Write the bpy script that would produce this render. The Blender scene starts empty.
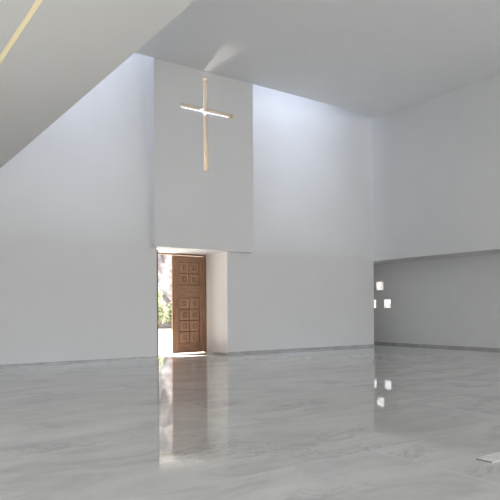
import bpy, bmesh, math, random
from mathutils import Matrix, Vector, noise

S = bpy.context.scene
COL = S.collection

# ------------------------------------------------------------------ camera
cam_data = bpy.data.cameras.new('camera')
cam = bpy.data.objects.new('camera', cam_data)
COL.objects.link(cam)
cam.matrix_world = (Matrix.Translation((0, 0, 1.5)) @ Matrix.Rotation(-0.6158, 4, 'Z')
                    @ Matrix.Rotation(math.pi / 2, 4, 'X') @ Matrix.Rotation(-0.0061, 4, 'Z'))
cam_data.sensor_width = 36
cam_data.lens = 590.137 / 500 * 36
cam_data.shift_y = 60.78 / 500
cam_data.clip_end = 500
S.camera = cam

# ------------------------------------------------------------------ sky, sun, skylight daylight, added fill lamps
w = bpy.data.worlds.new('sky')
S.world = w
w.use_nodes = True
bg = w.node_tree.nodes['Background']
bg.inputs[0].default_value = (0.93, 0.96, 1.0, 1)
bg.inputs[1].default_value = 1.66


def light(name, kind, loc, energy, color, target=None, **kw):
    d = bpy.data.lights.new(name, kind)
    d.energy = energy
    d.color = color
    for k, v in kw.items():
        setattr(d, k, v)
    o = bpy.data.objects.new(name, d)
    COL.objects.link(o)
    o.location = loc
    if target is not None:
        o.rotation_euler = (Vector(target) - Vector(loc)).to_track_quat('-Z', 'Y').to_euler()
    return o


light('sun', 'SUN', (0, 40, 30), 22.0, (1.0, 0.95, 0.88), (0.20 * 10, 40 - 0.38 * 10, 30 - 9), angle=0.01)
# daylight of the skylight slots along the far wall: left of, above and right of the middle panel
for xa, xb, q in ((3.6, 7.9, 22), (8.5, 11.8, 85), (12.2, 16.6, 22)):
    light('skylight_daylight', 'AREA', ((xa + xb) / 2, 17.08, 13.8), q * (xb - xa), (0.72, 0.80, 1.0),
          ((xa + xb) / 2, 17.65, 7.4), shape='RECTANGLE', size=xb - xa, size_y=0.55, spread=math.radians(62))
# unseen fill lamp added behind the camera to brighten the low side aisle
light('aisle_daylight', 'AREA', (19.05, -8.6, 1.9), 260, (1.0, 0.97, 0.92), (19.05, 10, 1.9),
      shape='RECTANGLE', size=1.2, size_y=2.6)
# broad unseen fill lamp, added behind the camera to light the room
light('window_daylight', 'AREA', (12.2, -8.6, 2.9), 350, (1.0, 0.985, 0.96), (12.2, 10, 2.9),
      shape='RECTANGLE', size=11.4, size_y=4.5)

S.view_settings.view_transform = 'Standard'
S.view_settings.look = 'None'
S.view_settings.gamma = 1
S.view_settings.use_curve_mapping = False
S.view_settings.exposure = 0.07


# ------------------------------------------------------------------ materials
def new_mat(name):
    m = bpy.data.materials.new(name)
    m.use_nodes = True
    nt = m.node_tree
    return m, nt, nt.nodes['Principled BSDF']


def noise_mat(name, c1, c2, scale, rough, detail=4, bump=0.0, stretch=(1, 1, 1), bscale=None, spec=0.5):
    m, nt, b = new_mat(name)
    N, L = nt.nodes, nt.links
    tc = N.new('ShaderNodeTexCoord')
    mp = N.new('ShaderNodeMapping')
    mp.inputs['Scale'].default_value = stretch
    L.new(tc.outputs['Object'], mp.inputs[0])
    n = N.new('ShaderNodeTexNoise')
    n.inputs['Scale'].default_value = scale
    n.inputs['Detail'].default_value = detail
    L.new(mp.outputs[0], n.inputs['Vector'])
    r = N.new('ShaderNodeValToRGB')
    r.color_ramp.elements[0].position = 0.32
    r.color_ramp.elements[1].position = 0.68
    r.color_ramp.elements[0].color = (*c1, 1)
    r.color_ramp.elements[1].color = (*c2, 1)
    L.new(n.outputs['Fac'], r.inputs[0])
    L.new(r.outputs[0], b.inputs['Base Color'])
    b.inputs['Roughness'].default_value = rough
    b.inputs['Specular IOR Level'].default_value = spec
    if bump:
        bp = N.new('ShaderNodeBump')
        bp.inputs['Strength'].default_value = bump
        bp.inputs['Distance'].default_value = 0.02
        n2 = N.new('ShaderNodeTexNoise')
        n2.inputs['Scale'].default_value = bscale or scale * 3
        L.new(mp.outputs[0], n2.inputs['Vector'])
        L.new(n2.outputs['Fac'], bp.inputs['Height'])
        L.new(bp.outputs[0], b.inputs['Normal'])
    return m


PAINT = noise_mat('white wall paint', (0.77, 0.77, 0.765), (0.79, 0.79, 0.785), 0.8, 0.75, spec=0.2)
SOFFIT = noise_mat('warm white soffit paint', (0.87, 0.855, 0.825), (0.88, 0.865, 0.835), 0.8, 0.75, spec=0.2)
CEIL = noise_mat('white ceiling paint', (0.86, 0.86, 0.86), (0.88, 0.88, 0.88), 0.8, 0.8, spec=0.2)
BASE = noise_mat('grey marble skirting', (0.36, 0.36, 0.365), (0.50, 0.50, 0.50), 3.0, 0.25, 6)
WOODR = noise_mat('pale oak lining', (0.74, 0.63, 0.48), (0.86, 0.77, 0.62), 2.0, 0.6, 5, stretch=(6, 6, 1))
METAL, _, _b = new_mat('dark iron')
_b.inputs['Base Color'].default_value = (0.12, 0.10, 0.09, 1)
_b.inputs['Metallic'].default_value = 1
_b.inputs['Roughness'].default_value = 0.4
ALU, _, _b = new_mat('white coated metal')
_b.inputs['Base Color'].default_value = (0.86, 0.86, 0.85, 1)
_b.inputs['Roughness'].default_value = 0.35
STRIP, _, _b = new_mat('warm led diffuser')
_b.inputs['Base Color'].default_value = (0.75, 0.66, 0.45, 1)
_b.inputs['Emission Color'].default_value = (1.0, 0.82, 0.42, 1)
_b.inputs['Emission Strength'].default_value = 0.36
GLASS, nt, _b = new_mat('thin window glass')
_o = nt.nodes['Material Output']
_t = nt.nodes.new('ShaderNodeBsdfTransparent')
_g = nt.nodes.new('ShaderNodeBsdfGlossy')
_g.inputs['Roughness'].default_value = 0.02
_x = nt.nodes.new('ShaderNodeMixShader')
_x.inputs[0].default_value = 0.06
nt.links.new(_t.outputs[0], _x.inputs[1])
nt.links.new(_g.outputs[0], _x.inputs[2])
nt.links.new(_x.outputs[0], _o.inputs[0])
PAVE = noise_mat('pale paving', (0.80, 0.79, 0.76), (0.86, 0.85, 0.82), 0.6, 0.9, 6)
ROCK = noise_mat('pale pinkish rock', (0.10, 0.085, 0.085), (0.36, 0.32, 0.315), 1.1, 0.95, 8, 0.6)
ROCK2 = noise_mat('whitish rock', (0.26, 0.255, 0.25), (0.60, 0.59, 0.58), 1.5, 0.95, 8, 0.6)
LEAF1 = noise_mat('olive leaves', (0.34, 0.38, 0.20), (0.60, 0.61, 0.42), 2.5, 0.7, 3)
LEAF2 = noise_mat('dark green leaves', (0.12, 0.17, 0.08), (0.34, 0.38, 0.22), 2.5, 0.7, 3)
BARK = noise_mat('brown bark', (0.12, 0.08, 0.05), (0.22, 0.16, 0.11), 6, 0.9, 4)


def wood_mat(name, dark, light_, axis):
    m, nt, b = new_mat(name)
    N, L = nt.nodes, nt.links
    tc = N.new('ShaderNodeTexCoord')
    mp = N.new('ShaderNodeMapping')
    mp.inputs['Scale'].default_value = (14, 14, 1.2) if axis == 'Z' else (1.2, 14, 14)
    L.new(tc.outputs['Object'], mp.inputs[0])
    n = N.new('ShaderNodeTexNoise')
    n.inputs['Scale'].default_value = 1.6
    n.inputs['Detail'].default_value = 8
    n.inputs['Distortion'].default_value = 0.6
    L.new(mp.outputs[0], n.inputs['Vector'])
    r = N.new('ShaderNodeValToRGB')
    r.color_ramp.elements[0].position = 0.3
    r.color_ramp.elements[1].position = 0.72
    r.color_ramp.elements[0].color = (*dark, 1)
    r.color_ramp.elements[1].color = (*light_, 1)
    L.new(n.outputs['Fac'], r.inputs[0])
    L.new(r.outputs[0], b.inputs['Base Color'])
    b.inputs['Roughness'].default_value = 0.42
    return m


WOOD = wood_mat('walnut door wood', (0.20, 0.098, 0.052), (0.36, 0.195, 0.11), 'Z')
WOODX = wood_mat('walnut rail wood', (0.20, 0.098, 0.052), (0.36, 0.195, 0.11), 'X')
WOOD_SHADE = wood_mat('dark walnut groove wood', (0.12, 0.055, 0.03), (0.22, 0.11, 0.06), 'Z')  # darker tone paints in the groove shade that flat light leaves out
WOODP = wood_mat('carved walnut', (0.25, 0.13, 0.07), (0.43, 0.245, 0.14), 'Z')


def marble():
    m, nt, b = new_mat('polished grey marble slabs')
    N, L = nt.nodes, nt.links

    def math_(op, a, b_=None, v=None):
        n = N.new('ShaderNodeMath')
        n.operation = op
        L.new(a, n.inputs[0])
        if b_ is not None:
            L.new(b_, n.inputs[1])
        if v is not None:
            n.inputs[1].default_value = v
        return n.outputs[0]
    tc = N.new('ShaderNodeTexCoord')
    mp = N.new('ShaderNodeMapping')
    mp.inputs['Location'].default_value = (0.35, -4.4 + 6.0, 0)
    L.new(tc.outputs['Object'], mp.inputs[0])
    br = N.new('ShaderNodeTexBrick')                 # slab layout, one grey per slab
    br.offset = 0.37
    br.inputs['Scale'].default_value = 1.0
    br.inputs['Brick Width'].default_value = 8.0
    br.inputs['Row Height'].default_value = 2.0
    br.inputs['Mortar Size'].default_value = 0.007
    br.inputs['Mortar Smooth'].default_value = 0.3
    br.inputs['Color1'].default_value = (0, 0, 0, 1)
    br.inputs['Color2'].default_value = (1, 1, 1, 1)
    br.inputs['Mortar'].default_value = (0.5, 0.5, 0.5, 1)
    L.new(mp.outputs[0], br.inputs['Vector'])
    off = N.new('ShaderNodeVectorMath')              # shift the vein pattern from slab to slab
    off.operation = 'SCALE'
    L.new(br.outputs['Color'], off.inputs[0])
    off.inputs['Scale'].default_value = 23.0
    add = N.new('ShaderNodeVectorMath')
    L.new(tc.outputs['Object'], add.inputs[0])
    L.new(off.outputs[0], add.inputs[1])
    rot = N.new('ShaderNodeMapping')
    rot.inputs['Rotation'].default_value = (0, 0, -0.35)
    rot.inputs['Scale'].default_value = (0.55, 1.25, 1)
    L.new(add.outputs[0], rot.inputs[0])
    cloud = N.new('ShaderNodeTexNoise')
    cloud.inputs['Scale'].default_value = 1.3
    cloud.inputs['Detail'].default_value = 9
    cloud.inputs['Roughness'].default_value = 0.6
    cloud.inputs['Distortion'].default_value = 1.0
    L.new(rot.outputs[0], cloud.inputs['Vector'])
    vein = N.new('ShaderNodeTexNoise')
    vein.inputs['Scale'].default_value = 2.6
    vein.inputs['Detail'].default_value = 8
    vein.inputs['Roughness'].default_value = 0.62
    vein.inputs['Distortion'].default_value = 1.8
    L.new(rot.outputs[0], vein.inputs['Vector'])
    v = math_('ABSOLUTE', math_('SUBTRACT', vein.outputs['Fac'], v=0.5))
    v = math_('MULTIPLY', v, v=24.0)
    mask = N.new('ShaderNodeTexNoise')
    mask.inputs['Scale'].default_value = 0.7
    L.new(rot.outputs[0], mask.inputs['Vector'])
    mr = N.new('ShaderNodeMapRange')
    mr.inputs['From Min'].default_value = 0.48
    mr.inputs['From Max'].default_value = 0.66
    L.new(mask.outputs['Fac'], mr.inputs['Value'])
    v = math_('MINIMUM', v, v=1.0)
    v = math_('SUBTRACT', v, v=1.0)
    v = math_('MULTIPLY', v, mr.outputs[0])           # -1 on a vein, 0 elsewhere
    ramp = N.new('ShaderNodeValToRGB')
    e = ramp.color_ramp.elements
    e[0].position = 0.33
    e[0].color = (0.445, 0.45, 0.44, 1)
    e[1].position = 0.66
    e[1].color = (0.60, 0.60, 0.585, 1)
    mid = e.new(0.5)
    mid.color = (0.545, 0.545, 0.53, 1)
    L.new(cloud.outputs['Fac'], ramp.inputs[0])
    fac = math_('ADD', math_('MULTIPLY', v, v=0.30), v=1.0)
    slab = math_('ADD', math_('MULTIPLY', br.outputs['Color'], v=0.07), v=0.965)
    fac = math_('MULTIPLY', fac, slab)
    jt = math_('ADD', math_('MULTIPLY', br.outputs['Fac'], v=0.22), v=1.0)
    fac = math_('MULTIPLY', fac, jt)
    sc = N.new('ShaderNodeVectorMath')
    sc.operation = 'SCALE'
    L.new(ramp.outputs[0], sc.inputs[0])
    L.new(fac, sc.inputs['Scale'])
    L.new(sc.outputs[0], b.inputs['Base Color'])
    b.inputs['Roughness'].default_value = 0.03
    b.inputs['IOR'].default_value = 1.5
    b.inputs['Specular IOR Level'].default_value = 0.2
    return m


MARBLE = marble()


# ------------------------------------------------------------------ mesh helpers
def box(bm, x0, x1, y0, y1, z0, z1):
    vs = [bm.verts.new((x, y, z)) for z in (z0, z1) for y in (y0, y1) for x in (x0, x1)]
    for f in ((0, 2, 3, 1), (4, 5, 7, 6), (0, 1, 5, 4), (2, 6, 7, 3), (0, 4, 6, 2), (1, 3, 7, 5)):
        bm.faces.new([vs[i] for i in f])


def obj(name, bm, m, parent=None, loc=None, bevel=0.0, smooth=False):
    me = bpy.data.meshes.new(name)
    bmesh.ops.recalc_face_normals(bm, faces=bm.faces)
    if smooth:
        for f in bm.faces:
            f.smooth = True
    bm.to_mesh(me)
    bm.free()
    for mm in (m if isinstance(m, (list, tuple)) else [m]):
        me.materials.append(mm)
    o = bpy.data.objects.new(name, me)
    COL.objects.link(o)
    if loc:
        o.location = loc
    if parent:
        o.parent = parent
    if bevel:
        md = o.modifiers.new('bevel', 'BEVEL')
        md.width = bevel
        md.segments = 2
        md.limit_method = 'ANGLE'
    return o


def boxes(name, m, bl, parent=None, loc=None, bevel=0.0):
    bm = bmesh.new()
    for b_ in bl:
        box(bm, *b_)
    return obj(name, bm, m, parent, loc, bevel)


def struct(o):
    o['kind'] = 'structure'
    return o


def tag(o, label, cat, group=None):
    o['label'] = label
    o['category'] = cat
    if group:
        o['group'] = group
    return o


def empty(name, loc, rz=0.0):
    o = bpy.data.objects.new(name, None)
    o.empty_display_size = 0.3
    COL.objects.link(o)
    o.location = loc
    o.rotation_euler = (0, 0, rz)
    return o


def grid_solid(name, m, us, vs, holes, d0, d1, axis):
    """a solid wall slab, closed mesh, over the grid us x vs, with the cells in holes left open.
    axis 'Y': u = x, v = z, slab from y=d0 to y=d1;  axis 'X': u = y, v = z."""
    bm = bmesh.new()
    cache = {}

    def P(i, j, k):
        key = (i, j, k)
        if key not in cache:
            d = (d0, d1)[k]
            cache[key] = bm.verts.new((us[i], d, vs[j]) if axis == 'Y' else (d, us[i], vs[j]))
        return cache[key]
    nu, nv = len(us) - 1, len(vs) - 1
    solid = lambda i, j: 0 <= i < nu and 0 <= j < nv and (i, j) not in holes
    for i in range(nu):
        for j in range(nv):
            if not solid(i, j):
                continue
            for k in (0, 1):
                bm.faces.new([P(i, j, k), P(i + 1, j, k), P(i + 1, j + 1, k), P(i, j + 1, k)])
            for (di, dj, a, b_) in ((-1, 0, (i, j), (i, j + 1)), (1, 0, (i + 1, j), (i + 1, j + 1)),
                                    (0, -1, (i, j), (i + 1, j)), (0, 1, (i, j + 1), (i + 1, j + 1))):
                if not solid(i + di, j + dj):
                    bm.faces.new([P(*a, 0), P(*b_, 0), P(*b_, 1), P(*a, 1)])
    return obj(name, bm, m)


# ------------------------------------------------------------------ room dimensions
XL, XR, XO = -3.0, 18.32, 19.79          # left wall, upper right wall, outer right wall of the low aisle
YB, YC, YW, YU, YD = -9.0, 16.73, 17.0, 17.77, 18.5
ZL, ZC, ZT = 3.53, 9.41, 13.9
DX0, DX1 = 8.41, 11.08                   # doorway
PX0, PX1 = 8.22, 12.01                   # tall middle panel
MX, MZ = 3.45, 5.1                       # low soffit on the left

struct(boxes('floor', MARBLE, [(XL - .3, XO, YB - .3, YD, -0.25, 0), (XR, XO, YD, 19.3, -0.25, 0)]))
struct(boxes('ceiling', CEIL, [(MX, XR, YB, YC, ZC, ZC + .35)]))
struct(grid_solid('wall_left', PAINT, [YB, -8.0, 11.0, YD], [0, .4, 4.6, MZ], {(1, 1)}, XL - .3, XL, 'X'))
wl = struct(boxes('window_5', ALU, [(XL - .2, XL - .1, -8, 11, .4, .48), (XL - .2, XL - .1, -8, 11, 4.52, 4.6),
                                    *[(XL - .2, XL - .1, y - .04, y + .04, .48, 4.52) for y in (-7.96, -3.4, 1.4, 6.2, 10.96)]]))  # windows added out of view to light the soffit and room
boxes('pane', GLASS, [(XL - .16, XL - .15, -7.92, 10.92, .48, 4.52)], wl)
# low thick wall of the far side with the doorway in it
struct(boxes('wall_far', PAINT, [(XL, DX0, YW, YD, 0, ZL), (DX1, XR, YW, YD, 0, ZL), (XR - .3, XR, YD, 19.3, 0, ZL)]))
struct(boxes('wall_far_upper', PAINT, [(XL, MX, YW, YD, ZL, ZT + .1), (PX0, PX1, YU, YD, ZL, ZT + .1)]))
# the upper far wall: set back at the ceiling slot, easing forward to the low wall's face below it and,
# in soft curves, at the middle panel's left side and at the right wall
def upper_wall(name, x0, x1, rl, rr):
    bm = bmesh.new()
    nx, nz = 110, 60
    fr_, bk = [], []
    for k in range(nz + 1):
        z = ZL + (ZT + .1 - ZL) * (k / nz) if k > 44 else ZL + (9.6 - ZL) * k / 44
        if k > 44:
            z = 9.6 + (ZT + .1 - 9.6) * (k - 44) / (nz - 44)
        t = min(1, max(0, (z - LO) / (HI - LO)))
        sz = .55 * t * t * (3 - 2 * t) + .45 * t
        rf, rb = [], []
        for i_ in range(nx + 1):
            x = x0 + (x1 - x0) * i_ / nx
            e = 1.0
            if rl and x < x0 + rl:
                e = math.sqrt(max(0, 1 - ((x0 + rl - x) / rl) ** 2))
            if rr and x > x1 - rr:
                e = math.sqrt(max(0, 1 - ((x - x1 + rr) / rr) ** 2))
            rf.append(bm.verts.new((x, YW + (YU - YW) * sz * e, z)))
            rb.append(bm.verts.new((x, YD, z)))
        fr_.append(rf)
        bk.append(rb)
    for k in range(nz):
        for i_ in range(nx):
            bm.faces.new((fr_[k][i_], fr_[k][i_ + 1], fr_[k + 1][i_ + 1], fr_[k + 1][i_]))
            bm.faces.new((bk[k][i_], bk[k][i_ + 1], bk[k + 1][i_ + 1], bk[k + 1][i_]))
        for i_ in (0, nx):
            bm.faces.new((fr_[k][i_], bk[k][i_], bk[k + 1][i_], fr_[k + 1][i_]))
    for k in (0, nz):
        for i_ in range(nx):
            bm.faces.new((fr_[k][i_], fr_[k][i_ + 1], bk[k][i_ + 1], bk[k][i_]))
    return struct(obj(name, bm, PAINT))


LO, HI = 3.6, 9.4
upper_wall('wall_far_upper', MX, PX0, 0, 1.8)
upper_wall('wall_far_upper', PX1, XR, 0, 3.6)
# tall middle panel: a hollow shaft with a cross cut through its front
CX0, CX1 = 10.00, 10.19
CZ0, CZ1 = 6.12, 9.19
AX0, AX1 = 9.15, 11.17
AZ0, AZ1 = 8.03, 8.20
us = [PX0, AX0, CX0, CX1, AX1, PX1]
vs = [ZL + .18, CZ0, AZ0, AZ1, CZ1, ZC + .35]
panel = struct(grid_solid('wall_middle', PAINT, us, vs, {(2, 1), (2, 2), (2, 3), (1, 2), (3, 2)}, YC, YC + .30, 'Y'))
struct(boxes('wall_middle_sides', PAINT, [(PX0, PX0 + .15, YC + .30, YU, ZL + .18, ZT), (PX1 - .15, PX1, YC + .30, YU, ZL + .18, ZT),
                                          (PX0, PX1, YC, YU, ZL, ZL + .18)]))
# upper right wall carried over the low aisle, and the aisle's outer wall with three small windows
struct(boxes('wall_right', PAINT, [(XR, XO + .13, YB, YD, ZL, ZT + .1), (XR, XO + .13, YD, 19.6, ZL, ZL + .3)]))
wy = [YB, 17.39, 17.76, 17.80, 18.20, 18.23, 18.60, 19.3]
wz = [0, 1.585, 1.965, 2.375, 2.755, ZL]
struct(grid_solid('wall_right_outer', PAINT, wy, wz, {(1, 1), (3, 3), (5, 1)}, XO, XO + .13, 'X'))
struct(boxes('wall_aisle_end', PAINT, [(XR - .3, XO + .13, 19.3, 19.6, 0, ZL)]))
# low solid volume on the left (upper storey) whose underside is the soffit
struct(boxes('ceiling_left', SOFFIT, [
    (XL, 1.93, YB, YW, MZ, MZ + .3), (2.01, MX, YB, YW, MZ, MZ + .3), (1.93, 2.01, YB, YW, MZ + .06, MZ + .3),
    (MX - .2, MX, YB, YU, MZ + .3, ZC + .35)]))
# skylight well above the gap
struct(boxes('trim_1', PAINT, [(MX, XR, YC - .2, YC, ZC + .35, ZT), (MX - .2, MX, YC - .2, YU, ZC + .35, ZT),
                               (MX - .2, XR, YC - .2, YU, ZT, ZT + .1)]))
# back wall behind the camera, its wide window added to let in light
BWX, BWZ = [XL, -2.2, 18.0, 18.4, 19.7, XO + .13], [0, 0.6, 3.4, 8.6, ZC + .35]
struct(grid_solid('wall_back', PAINT, BWX, BWZ, {(1, 1), (1, 2), (3, 1)}, YB - .3, YB, 'Y'))
wb = struct(boxes('window_4', ALU, [(-2.2, 18, YB - .2, YB - .1, .6, .7), (-2.2, 18, YB - .2, YB - .1, 8.5, 8.6),
                                    *[(x - .04, x + .04, YB - .2, YB - .1, .7, 8.5) for x in (-2.16, 1.9, 5.9, 9.9, 13.9, 17.96)]]))
boxes('pane', GLASS, [(-2.1, 17.9, YB - .16, YB - .15, .7, 8.5)], wb)

wa = struct(boxes('window_6', ALU, [(18.4, 19.7, YB - .2, YB - .1, .6, .7), (18.4, 19.7, YB - .2, YB - .1, 3.3, 3.4),
                                    (18.4, 18.48, YB - .2, YB - .1, .7, 3.3), (19.62, 19.7, YB - .2, YB - .1, .7, 3.3)]))  # unseen aisle end window, added to bring light into the aisle
boxes('pane', GLASS, [(18.48, 19.62, YB - .16, YB - .15, .7, 3.3)], wa)

# skirting
struct(boxes('baseboard_far', BASE, [(XL, DX0, YW - .015, YW, 0, .08), (DX1, XR, YW - .015, YW, 0, .08)]))
struct(boxes('baseboard_right', BASE, [(XO - .015, XO, YB, 19.3, 0, .08)]))
struct(boxes('baseboard_left', BASE, [(XL, XL + .015, YB, YW - .015, 0, .08)]))
struct(boxes('baseboard_doorway', BASE, [(DX1 - .012, DX1, YW - .015, YD - .1, 0, .05)]))

# small square windows of the aisle
for i, (y0, y1, z0, z1) in enumerate(((17.39, 17.76, 1.585, 1.965), (17.80, 18.20, 2.375, 2.755), (18.23, 18.60, 1.585, 1.965))):
    x = XO + .085
    t = .012
    wf = struct(boxes(f'window_{i + 1}', ALU, [(x, x + .03, y0, y1, z0, z0 + t), (x, x + .03, y0, y1, z1 - t, z1),
                                               (x, x + .03, y0, y0 + t, z0 + t, z1 - t), (x, x + .03, y1 - t, y1, z0 + t, z1 - t)]))
    boxes('pane', GLASS, [(x + .015, x + .02, y0 + t, y1 - t, z0 + t, z1 - t)], wf)

# ------------------------------------------------------------------ wooden double door
fr = struct(boxes('trim_2', WOODX, [(DX0, DX1, YD - .10, YD, ZL - .06, ZL), (DX1 - .05, DX1, YD - .10, YD, 0, ZL - .06),
                                    (DX0, DX0 + .05, YD - .10, YD, 0, ZL - .06)]))
LW, LH, LT = 1.335, 3.44, 0.06


def door_leaf(name, loc, rz):
    """leaf in its own frame: x 0..LW from the hinge side, front face y=-LT, back y=0"""
    root = struct(empty(name, loc, rz))
    cols = [(.245, .635), (.685, 1.08)]
    rows = [(.36, .76), (.79, 1.16), (1.19, 1.56), (1.59, 1.96), (2.40, 2.79), (2.82, 3.22)]
    D = LT
    for (x0, x1) in ((0, cols[0][0]), (cols[1][1], LW)):
        boxes('stile', WOOD, [(x0, x1, -D, 0, 0.01, LH)], root, bevel=.004)
    for (z0, z1) in ((.01, rows[0][0]), (rows[3][1], rows[4][0]), (rows[5][1], LH)):
        boxes('rail', WOODX, [(.245, 1.08, -D, 0, z0, z1)], root, bevel=.004)
    for (z0, z1) in ((rows[0][0], rows[3][1]), (rows[4][0], rows[5][1])):
        boxes('backing_board', WOOD_SHADE, [(cols[0][0], cols[1][1], -D + .030, -.030, z0, z1)], root)  # dark colour stands in for shade in the gaps between panels
    rows = [(a + .014, b_ - .014) for a, b_ in ((.36, .76), (.76, 1.16), (1.16, 1.56), (1.56, 1.96), (2.40, 2.81), (2.81, 3.22))]
    cols = [(.245 + .022, .6625 - .012), (.6625 + .012, 1.08 - .022)]
    for (z0, z1) in rows:
        for (x0, x1) in cols:
            bm = bmesh.new()
            box(bm, x0, x1, -D + .016, -.016, z0, z1)
            for s in (-1, 1):                        # raised field and carved rosette on both faces
                yo = -D + .016 if s < 0 else -.016
                cx, cz = (x0 + x1) / 2, (z0 + z1) / 2
                hx, hz = (x1 - x0) / 2, (z1 - z0) / 2
                for (f0, f1, d0, d1) in ((.84, .72, 0, .013), (.50, .42, .013, -.004), (.32, .16, -.004, .014)):
                    v0 = [bm.verts.new((cx + a * hx * f0, yo + s * d0, cz + b_ * hz * f0)) for a, b_ in ((-1, -1), (1, -1), (1, 1), (-1, 1))]
                    v1 = [bm.verts.new((cx + a * hx * f1, yo + s * d1, cz + b_ * hz * f1)) for a, b_ in ((-1, -1), (1, -1), (1, 1), (-1, 1))]
                    for q in range(4):
                        bm.faces.new((v0[q], v0[(q + 1) % 4], v1[(q + 1) % 4], v1[q])).material_index = 1 if f0 != .84 else 0  # rosette rings coloured darker as painted shade
                    if f0 == .84:
                        last = v1
                    elif f0 == .50:
                        for q in range(4):
                            bm.faces.new((last[q], last[(q + 1) % 4], v0[(q + 1) % 4], v0[q]))
                        last = v1
                    else:
                        for q in range(4):
                            bm.faces.new((last[q], last[(q + 1) % 4], v0[(q + 1) % 4], v0[q]))
                        bm.faces.new(v1)
            obj('carved_panel', bm, (WOODP, WOOD_SHADE), root)
    for z in (.35, 1.72, 3.1):
        bm = bmesh.new()
        bmesh.ops.create_cone(bm, cap_ends=True, segments=12, radius1=.012, radius2=.012, depth=.12,
                              matrix=Matrix.Translation((-.012, -LT, z)))
        obj('hinge', bm, METAL, root)
    return root


door_leaf('door_1', (DX1 - .05, YD - .08, .015), math.pi).scale = (1, 1, 1)
bpy.data.objects['door_1'].location = (DX1 - .065, YD - .08 - LT, .015)
# the other leaf stands open against the left reveal
door_leaf('door_2', (DX0 + .075, YD - .12, .015), -math.pi / 2)

# ------------------------------------------------------------------ cross cut through the panel, lined with pale oak
bm = bmesh.new()
out = [(CX0, CZ0), (CX1, CZ0), (CX1, AZ0), (AX1, AZ0), (AX1, AZ1), (CX1, AZ1), (CX1, CZ1), (CX0, CZ1),
       (CX0, AZ1), (AX0, AZ1), (AX0, AZ0), (CX0, AZ0)]


def inset(pts, d):
    n = len(pts)
    r = []
    for i in range(n):
        p, q, s = pts[i - 1], pts[i], pts[(i + 1) % n]
        e1 = (q[0] - p[0], q[1] - p[1])
        e2 = (s[0] - q[0], s[1] - q[1])
        n1 = (-e1[1], e1[0])
        n2 = (-e2[1], e2[0])
        l1 = math.hypot(*n1)
        l2 = math.hypot(*n2)
        r.append((q[0] + d * (n1[0] / l1 + n2[0] / l2), q[1] + d * (n1[1] / l1 + n2[1] / l2)))
    return r


inn = inset(out, .008)
rings = []
for pts, y in ((out, YC - .003), (inn, YC - .003), (inn, YC + .30), (out, YC + .30)):
    rings.append([bm.verts.new((x - 10.1, y - YC, z - CZ0)) for x, z in pts])
for a in range(4):
    r0, r1 = rings[a], rings[(a + 1) % 4]
    for i in range(12):
        bm.faces.new((r0[i], r0[(i + 1) % 12], r1[(i + 1) % 12], r1[i]))
cross = obj('cross', bm, WOODR, loc=(10.1, YC, CZ0))
tag(cross, 'tall cream cross glowing high on the middle wall panel above the doorway', 'cross')
# unseen spot lamp, added behind the cross for the streak on the ceiling
up = empty('uplight', (10.19, 17.45, ZL + .18))
tag(up, 'small uplight standing in the shaft behind the cross', 'lamp')
bm = bmesh.new()
bmesh.ops.create_cone(bm, cap_ends=True, segments=20, radius1=.05, radius2=.06, depth=.14, matrix=Matrix.Translation((0, 0, 1.72)))
obj('lamp_head', bm, METAL, up)
bm = bmesh.new()
bmesh.ops.create_cone(bm, cap_ends=True, segments=12, radius1=.015, radius2=.015, depth=1.65, matrix=Matrix.Translation((0, 0, .825)))
obj('pole', bm, METAL, up)
light('uplight_lamp', 'SPOT', (10.19, 17.45, ZL + .18 + 1.84), 150, (1.0, 0.9, 0.78), (10.14, 17.30, 9.4),
      spot_size=2.2, spot_blend=.5, shadow_soft_size=.06)

# ------------------------------------------------------------------ warm light line in the left soffit
sl = empty('strip_light', (1.97, 5.0, MZ))
tag(sl, 'long thin warm yellow light strip recessed in the low soffit at left', 'light')
boxes('diffuser', STRIP, [(-.033, .033, -12, 10.5, .0, .02)], sl)
boxes('housing', ALU, [(-.039, -.033, -12, 10.5, .0, .04), (.033, .039, -12, 10.5, .0, .04), (-.039, .039, -12, 10.5, .04, .055)], sl)

# ------------------------------------------------------------------ flat pale strip on the floor at lower right
FSM = noise_mat('brushed pale strip', (0.66, 0.66, 0.65), (0.74, 0.74, 0.73), 3.0, 0.4, stretch=(.3, 8, 1))
fs = boxes('floor_strip', FSM, [(0, 2.6, y, y + .036, 0.0, .014) for y in (0, .047, .094, .141)] +
           [(0, 2.6, .002, .175, 0, .008)], loc=(5.25, 3.34, 0.0))
tag(fs, 'narrow white strip lying flat on the marble floor at lower right', 'floor strip')

# ------------------------------------------------------------------ outdoors beyond the door
struct(boxes('ground', PAVE, [(-30, 70, YD, 47, -0.25, -0.02)]))
struct(boxes('ground_side', PAVE, [(XO + .13, 70, -20, YD, -0.25, -0.03)]))
random.seed(4)
bm = bmesh.new()
NX, NY = 90, 50
vv = []
for j in range(NY + 1):
    row = []
    for i in range(NX + 1):
        x = -20 + 80 * i / NX
        y = 45.5 + 36 * j / NY
        b_ = j / NY
        h = 30 * b_ ** 1.05
        n = noise.fractal(Vector((x * .16, y * .16, 3.1)), 1.0, 2.0, 6)
        n2 = abs(noise.noise(Vector((x * .5, y * .5, 9.0))))
        z = h + (2.2 * n + 1.5 * n2) * min(1, b_ * 6)
        row.append(bm.verts.new((x, y, z - .2)))
    vv.append(row)
for j in range(NY):
    for i in range(NX):
        bm.faces.new((vv[j][i], vv[j][i + 1], vv[j + 1][i + 1], vv[j + 1][i]))
hill = struct(obj('hillside', bm, ROCK))


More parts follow.
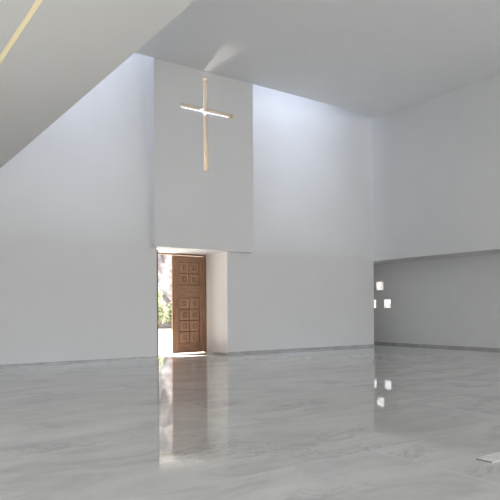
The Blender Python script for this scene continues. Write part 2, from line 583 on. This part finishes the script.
def hill_z(x, y):
    b_ = max(0, (y - 45.5) / 36)
    return 30 * b_ ** 1.05 + (2.2 * noise.fractal(Vector((x * .16, y * .16, 3.1)), 1.0, 2.0, 6)
                              + 1.5 * abs(noise.noise(Vector((x * .5, y * .5, 9.0))))) * min(1, b_ * 6) - .2


def shrub(x, y, z, r, h, mat, label, seed, n=900):
    rnd = random.Random(seed)
    root = empty('shrub', (x, y, z))
    tag(root, label, 'shrub', None)
    bm = bmesh.new()
    for k in range(7):
        a = k * 2.4
        d = Vector((math.cos(a) * r * .5, math.sin(a) * r * .5, h * .7))
        m_ = Matrix.Translation(d / 2) @ d.to_track_quat('Z', 'Y').to_matrix().to_4x4()
        bmesh.ops.create_cone(bm, cap_ends=True, segments=6, radius1=.05, radius2=.015, depth=d.length, matrix=m_)
    obj('stem', bm, BARK, root)
    bm = bmesh.new()
    lobes = [(Vector((rnd.uniform(-.5, .5) * r, rnd.uniform(-.5, .5) * r, h * rnd.uniform(.35, .75))), rnd.uniform(.35, .6)) for _ in range(7)]
    for _ in range(n):
        c, s = rnd.choice(lobes)
        v = Vector((rnd.gauss(0, 1), rnd.gauss(0, 1), rnd.gauss(0, 1))).normalized() * rnd.uniform(.6, 1)
        p = c + Vector((v.x * r * s, v.y * r * s, v.z * h * s * .65))
        p.z = max(.08, p.z)
        t = Vector((rnd.gauss(0, 1), rnd.gauss(0, 1), rnd.gauss(0, 1))).normalized()
        u = t.orthogonal().normalized()
        L_, W_ = rnd.uniform(.12, .22), rnd.uniform(.05, .09)
        q = [bm.verts.new(p - t * L_), bm.verts.new(p + u * W_), bm.verts.new(p + t * L_), bm.verts.new(p - u * W_)]
        bm.faces.new(q)
    obj('foliage', bm, mat, root)
    return root


shrub(22.05, 44.4, -.02, .8, 2.9, LEAF1, 'pale olive shrub left in the open doorway view, at the edge of the paving', 1)
shrub(23.55, 44.6, -.02, .8, 2.4, LEAF2, 'darker green shrub at the right edge of the open doorway view', 2)
shrub(23.0, 47.4, hill_z(23.0, 47.4), 1.1, 1.9, LEAF1, 'pale olive shrub higher on the foot of the rocky slope beyond the door', 3)
shrub(22.2, 50.2, hill_z(22.2, 50.2), .9, 1.0, LEAF2, 'small dark shrub growing among the rocks of the slope', 5, 500)
shrub(25.9, 45.0, -.02, 1.0, 2.5, LEAF1, 'olive shrub hidden mostly behind the closed door leaf', 6)
shrub(19.6, 45.0, -.02, 1.2, 2.3, LEAF2, 'green shrub beyond the paving behind the left doorway edge', 7)


def boulder(x, y, r, label, seed):
    bm = bmesh.new()
    bmesh.ops.create_icosphere(bm, subdivisions=3, radius=r)
    for v in bm.verts:
        n = noise.fractal(v.co * (1.3 / r) + Vector((seed, 0, 0)), 1.0, 2.0, 4)
        v.co *= 1 + .45 * n
        v.co.z *= .75
    o = obj('boulder', bm, ROCK2, loc=(x, y, hill_z(x, y) + r * .25))
    tag(o, label, 'boulder', 'boulders on the slope')


boulder(21.9, 49.2, .75, 'whitish boulder on the slope just above the shrubs', 1)
boulder(24.6, 49.4, .8, 'whitish boulder on the slope right of the doorway view centre', 2)
boulder(24.6, 52.0, 1.2, 'largest whitish boulder near the top of the doorway view', 3)
boulder(21.6, 48.0, .6, 'smallest whitish boulder left of the others above the shrubs', 4)
